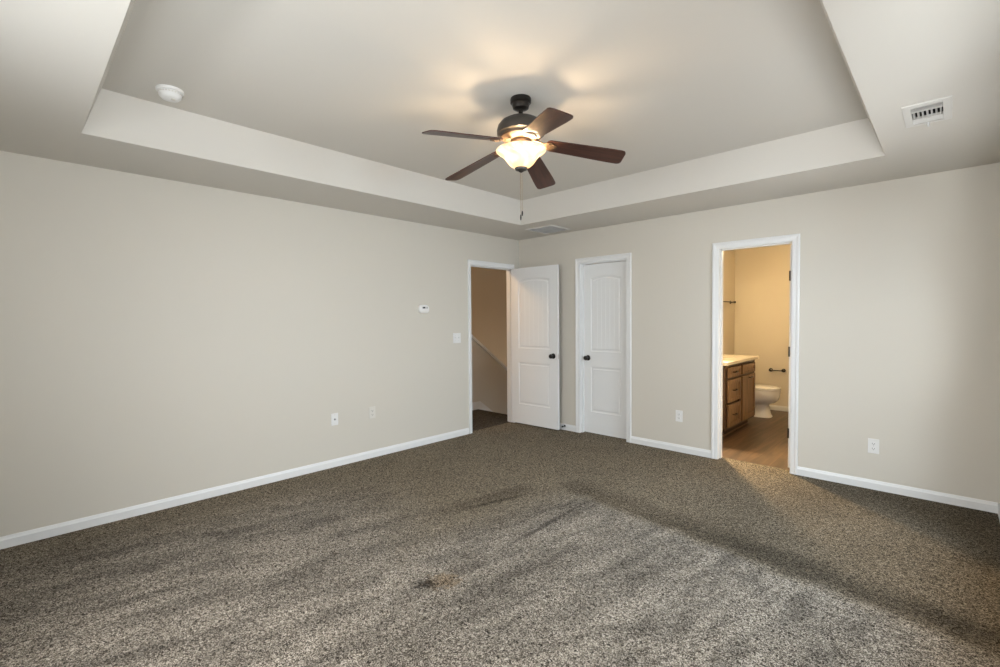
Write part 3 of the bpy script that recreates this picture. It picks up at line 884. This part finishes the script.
for (dx, dy, ln, ph) in ((0.004, 0.003, 0.235, 0.030), (-0.006, 0.001, 0.255, 0.034)):
    b = MB(); zt = ZR - 0.120; nb = int(ln / 0.006)
    b.lathe([(0.0008, zt), (0.0008, zt - ln)], 6, (dx, dy, 0))
    for q in range(nb): b.lathe([(0.0006, zt - q * 0.006), (0.0016, zt - q * 0.006 - 0.0015), (0.0016, zt - q * 0.006 - 0.0035), (0.0006, zt - q * 0.006 - 0.005)], 6, (dx, dy, 0))
    ch = b.build('pull_chain', M['brass'], fan)
    b = MB(); zz = zt - ln
    b.lathe([(0.002, zz), (0.004, zz - 0.006), (0.0048, zz - ph * 0.6), (0.003, zz - ph), (0.001, zz - ph - 0.001)], 12, (dx, dy, 0))
    b.build('pull_fob', M['bronze'], ch, True)
for k in range(3):
    a = math.radians(-50 + 120 * k)
    point('fan_bulb_light', (FX + 0.060 * math.cos(a), FYY + 0.060 * math.sin(a), 2.352), 5.0, (1.0, 0.74, 0.47), 0.018)

# ------------------------------------------------------------------ bathroom
VX, VY0, VY1 = 2.372, 0.80, 1.905       # face of the vanity and its ends
van = thing('vanity_cabinet', 'brown wood bathroom vanity cabinet with drawers and a door', 'cabinet', (BX0, VY0, -0.004))
def lv(x0, x1, y0, y1, z0, z1, bev=0.0):
    return (x0 - BX0, x1 - BX0, y0 - VY0, y1 - VY0, z0, z1, bev)
b = MB(); b.box(*lv(BX0 + 0.004, VX - 0.020, VY0, VY1, 0.10, 0.842)); b.build('carcass', M['oakdark'], van)
b = MB(); b.box(*lv(BX0 + 0.004, VX - 0.075, VY0 + 0.01, VY1 - 0.0, 0.0, 0.10)); b.build('toe_kick', M['oakdark'], van)
b = MB(); b.box(*lv(VX - 0.075, VX - 0.063, VY0 + 0.01, VY1, 0.0, 0.014, 0.003)); sm = b.build('shoe_moulding', M['oak'], van)
b = MB()
for y0, y1 in ((VY0, VY0 + 0.062), (1.318, 1.358), (VY1 - 0.04, VY1)): b.box(*lv(VX - 0.022, VX, y0, y1, 0.10, 0.842, 0.001))
for z0, z1 in ((0.10, 0.125), (0.818, 0.842), (0.672, 0.690)): b.box(*lv(VX - 0.022, VX - 0.001, VY0, VY1, z0, z1, 0.001))
b.build('face_frame', M['frame'], van)
b = MB(); b.box(*lv(BX0 + 0.004, VX, VY1, VY1 + 0.010, 0.10, 0.842, 0.002)); b.build('end_panel', M['oak'], van)
def shaker(name, y0, y1, z0, z1, parent, rail=0.045):
    b = MB(); x0, x1 = VX + 0.001, VX + 0.020
    b.box(*lv(x0, x1, y0, y0 + rail, z0, z1, 0.0015)); b.box(*lv(x0, x1, y1 - rail, y1, z0, z1, 0.0015))
    b.box(*lv(x0, x1 - 0.0002, y0 + rail, y1 - rail, z0, z0 + rail, 0.0015)); b.box(*lv(x0, x1 - 0.0002, y0 + rail, y1 - rail, z1 - rail, z1, 0.0015))
    b.box(*lv(x0, x0 + 0.009, y0 + rail * 0.5, y1 - rail * 0.5, z0 + rail * 0.5, z1 - rail * 0.5))
    return b.build(name, M['oak'], parent)
def pull(parent, y, z, vertical=False, ln=0.10):
    b = MB(); x = VX + 0.020 - BX0; yy = y - VY0; h = ln / 2
    if vertical: pts = [(x - 0.012, yy, z - h), (x + 0.020, yy, z - h * 0.9), (x + 0.024, yy, z), (x + 0.020, yy, z + h * 0.9), (x - 0.012, yy, z + h)]
    else: pts = [(x - 0.012, yy - h, z), (x + 0.020, yy - h * 0.9, z), (x + 0.024, yy, z), (x + 0.020, yy + h * 0.9, z), (x - 0.012, yy + h, z)]
    b.tube(pts, 0.0055, 10); hd = b.build('handle', M['bronze'], parent, True); hd['label'] = 'dark bronze bar handle'
for z0, z1 in ((0.698, 0.812), (0.414, 0.672), (0.128, 0.386)):
    d = shaker('drawer', 0.878, 1.304, z0, z1, van, 0.035 if z1 > 0.7 else 0.048)
    pull(d, 1.09, (z0 + z1) / 2)
d = shaker('false_drawer_front', 1.372, 1.872, 0.698, 0.812, van, 0.035)
d = shaker('cabinet_door', 1.372, 1.872, 0.128, 0.672, van, 0.055)
pull(d, 1.66, 0.640, False, 0.11)
# countertop with an integral basin and splash
b = MB()
b.box(BX0, VX + 0.032, VY0 - 0.02, VY1 + 0.075, 0.842, 0.880, 0.006)
b.box(BX0, BX0 + 0.018, VY0 - 0.02, VY1 + 0.075, 0.880, 0.965, 0.004)
ct = tag(b.build('countertop', M['counter']), 'cream countertop with backsplash on the bathroom vanity', 'countertop')
b = MB(); cy = 1.45
b.lathe([(0.19, 0.8802), (0.185, 0.884), (0.17, 0.8835), (0.15, 0.8805)], 40, (0, 0, 0), cap=False)
sk = b.build('basin_rim', M['counter'], ct, True); sk.location = (2.10, cy, 0); sk.scale = (0.85, 1.15, 1)
# faucet
o = thing('faucet', 'small dark bronze faucet at the back of the vanity top', 'faucet', (BX0 + 0.075, 1.45, 0.8805))
b = MB(); b.box(-0.025, 0.025, -0.08, 0.08, 0, 0.012, 0.006); b.build('base', M['bronze'], o)
b = MB(); b.tube([(0, 0, 0.01), (0, 0, 0.07), (0.03, 0, 0.10), (0.08, 0, 0.095), (0.105, 0, 0.075)], [0.014, 0.013, 0.011, 0.010, 0.009], 12); b.build('spout', M['bronze'], o, True)
for s in (-1, 1):
    b = MB(); b.lathe([(0.013, 0.010), (0.012, 0.035), (0.006, 0.042)], 16, (0, s * 0.06, 0)); b.box(-0.006, 0.006, s * 0.06 - 0.004 + (0 if s > 0 else -0.035), s * 0.06 + 0.004 + (0.035 if s > 0 else 0), 0.038, 0.046, 0.002); b.build('handle', M['bronze'], o)

# toilet, its tank against the left bathroom wall, bowl facing right
o = thing('toilet', 'white porcelain toilet beside the vanity on the plank floor', 'toilet', (BX0, 2.52, -0.004))
def egg(cx, lx0, lx1, hw, z, n=40, sq=2.2):
    r = []
    for i in range(n):
        a = 2 * PI * i / n; c, s = math.cos(a), math.sin(a)
        x = cx + (lx1 if c > 0 else lx0) * (abs(c) ** (2 / sq)) * (1 if c > 0 else -1)
        y = hw * (abs(s) ** (2 / sq)) * (1 if s > 0 else -1)
        r.append((x, y, z))
    return r
b = MB(); b.loft([egg(0.40, 0.27, 0.275, 0.125, 0.0, sq=4), egg(0.40, 0.27, 0.270, 0.122, 0.018, sq=4), egg(0.40, 0.25, 0.256, 0.116, 0.030, sq=4), egg(0.40, 0.25, 0.242, 0.110, 0.10, sq=4), egg(0.40, 0.25, 0.232, 0.108, 0.160, sq=3.6), egg(0.41, 0.26, 0.236, 0.122, 0.180, sq=2.6), egg(0.44, 0.27, 0.275, 0.158, 0.208), egg(0.455, 0.27, 0.294, 0.176, 0.245), egg(0.465, 0.27, 0.302, 0.185, 0.300), egg(0.47, 0.27, 0.302, 0.186, 0.365), egg(0.47, 0.268, 0.298, 0.183, 0.375)])
b.build('bowl', M['porcelain'], o, True, 50)
b = MB(); b.loft([egg(0.47, 0.245, 0.306, 0.188, 0.377), egg(0.47, 0.247, 0.309, 0.191, 0.383), egg(0.47, 0.247, 0.309, 0.191, 0.392), egg(0.47, 0.245, 0.306, 0.188, 0.396)]); b.build('seat', M['porcelain'], o, True, 50)
b = MB(); b.loft([egg(0.47, 0.250, 0.304, 0.186, 0.4005), egg(0.47, 0.252, 0.307, 0.189, 0.406), egg(0.47, 0.250, 0.303, 0.185, 0.414), egg(0.47, 0.235, 0.275, 0.165, 0.420)]); b.build('lid', M['porcelain'], o, True, 50)
b = MB(); b.box(0.012, 0.200, -0.215, 0.215, 0.385, 0.735, 0.022, 4); b.build('tank', M['porcelain'], o, True, 50)
b = MB(); b.box(0.006, 0.210, -0.225, 0.225, 0.737, 0.772, 0.012, 3); b.build('tank_lid', M['porcelain'], o, True, 50)
b = MB(); b.tube([(0.200, -0.15, 0.66), (0.216, -0.15, 0.66), (0.220, -0.13, 0.655), (0.220, -0.08, 0.648)], 0.006, 10); b.build('flush_lever', M['nickel'], o, True)

# towel bar on the left bathroom wall
o = thing('towel_bar', 'dark bronze towel bar high on the left bathroom wall', 'towel bar', (BX0, 2.60, 1.615))
b = MB(); b.tube([(0.066, -0.31, 0), (0.066, 0.31, 0)], 0.0085, 12); b.build('bar', M['bronze'], o, True)
for s in (-1, 1):
    b = MB(); b.lathe([(0.026, 0.0), (0.026, 0.006), (0.014, 0.012), (0.011, 0.045), (0.016, 0.052), (0.016, 0.076), (0.010, 0.082)], 20, (0, s * 0.29, 0), 'x'); b.build('post', M['bronze'], o, True)
# paper holder on the far bathroom wall
o = thing('toilet_paper_holder', 'empty dark bronze toilet paper holder on the far bathroom wall', 'paper holder', (2.355, BY1, 0.597))
b = MB(); b.tube([(-0.085, -0.062, -0.002), (0.085, -0.062, -0.002)], 0.0085, 12); b.build('roller', M['bronze'], o, True)
for s in (-1, 1):
    b = MB(); b.lathe([(0.027, 0.0), (0.027, -0.007), (0.014, -0.014), (0.012, -0.050), (0.017, -0.055), (0.017, -0.070), (0.010, -0.075)], 20, (s * 0.083, 0, 0), 'y'); b.build('post', M['bronze'], o, True)

# vanity light above the mirror wall: the bathroom's lamp
o = thing('vanity_light', 'bathroom vanity light bar with three lit frosted shades', 'wall lamp', (BX0, 1.30, 2.02))
b = MB(); b.box(0, 0.025, -0.30, 0.30, -0.05, 0.05, 0.006); b.build('back_plate', M['bronze'], o)
for s in (-1, 0, 1):
    b = MB(); b.tube([(0.02, s * 0.21, 0), (0.08, s * 0.21, 0), (0.11, s * 0.21, -0.01), (0.11, s * 0.21, -0.03)], 0.008, 10); arm = b.build('arm', M['bronze'], o, True)
    b = MB(); b.lathe([(0.024, -0.03), (0.032, -0.05), (0.045, -0.09), (0.058, -0.13), (0.062, -0.145)], 28, (0.11, s * 0.21, 0), cap=False); b.build('shade', M['lit'], arm, True)
    point('vanity_bulb_light', (BX0 + 0.11, 1.30 + s * 0.21, 2.02 - 0.155), 12, (1.0, 0.77, 0.43), 0.03)
sp = bpy.data.lights.new('added_door_spot', 'SPOT'); sp.energy = 480; sp.color = (1.0, 0.74, 0.42); sp.spot_size = math.radians(62); sp.spot_blend = 0.7; sp.shadow_soft_size = 0.09  # added beam, throws the warm patch through the doorway onto the carpet
so = bpy.data.objects.new('added_door_spot', sp); COL.objects.link(so); so.location = (BX0 + 0.13, 1.12, 1.86)
so.rotation_euler = (Vector((3.10, -0.35, 0.0)) - so.location).to_track_quat('-Z', 'Y').to_euler()
# unseen flush lamp added to brighten the bathroom's left wall
o = thing('added_bathroom_light', 'unseen round flush ceiling lamp added to brighten the bathroom', 'ceiling lamp', (2.85, 1.75, H))
b = MB(); b.lathe([(0.15, 0), (0.15, -0.02), (0.14, -0.025)], 32); b.build('base', M['bronze'], o, True)
b = MB(); b.lathe([(0.14, -0.022), (0.135, -0.045), (0.10, -0.075), (0.05, -0.09), (0.004, -0.094)], 32); b.build('shade', M['lit'], o, True)
point('added_bathroom_bulb', (2.85, 1.75, H - 0.16), 22, (1.0, 0.74, 0.40), 0.08)
# unseen ceiling lamp added for warm light in the hall
o = thing('added_hall_light', 'unseen round flush ceiling lamp added to light the hall', 'ceiling lamp', (-0.45, -1.25, H))
b = MB(); b.lathe([(0.15, 0), (0.15, -0.02), (0.14, -0.025)], 32); b.build('base', M['bronze'], o, True)
b = MB(); b.lathe([(0.14, -0.022), (0.135, -0.045), (0.10, -0.075), (0.05, -0.09), (0.004, -0.094)], 32); b.build('shade', M['lit'], o, True)
point('added_hall_bulb', (-0.45, -1.25, H - 0.16), 22, (1.0, 0.62, 0.29), 0.06)
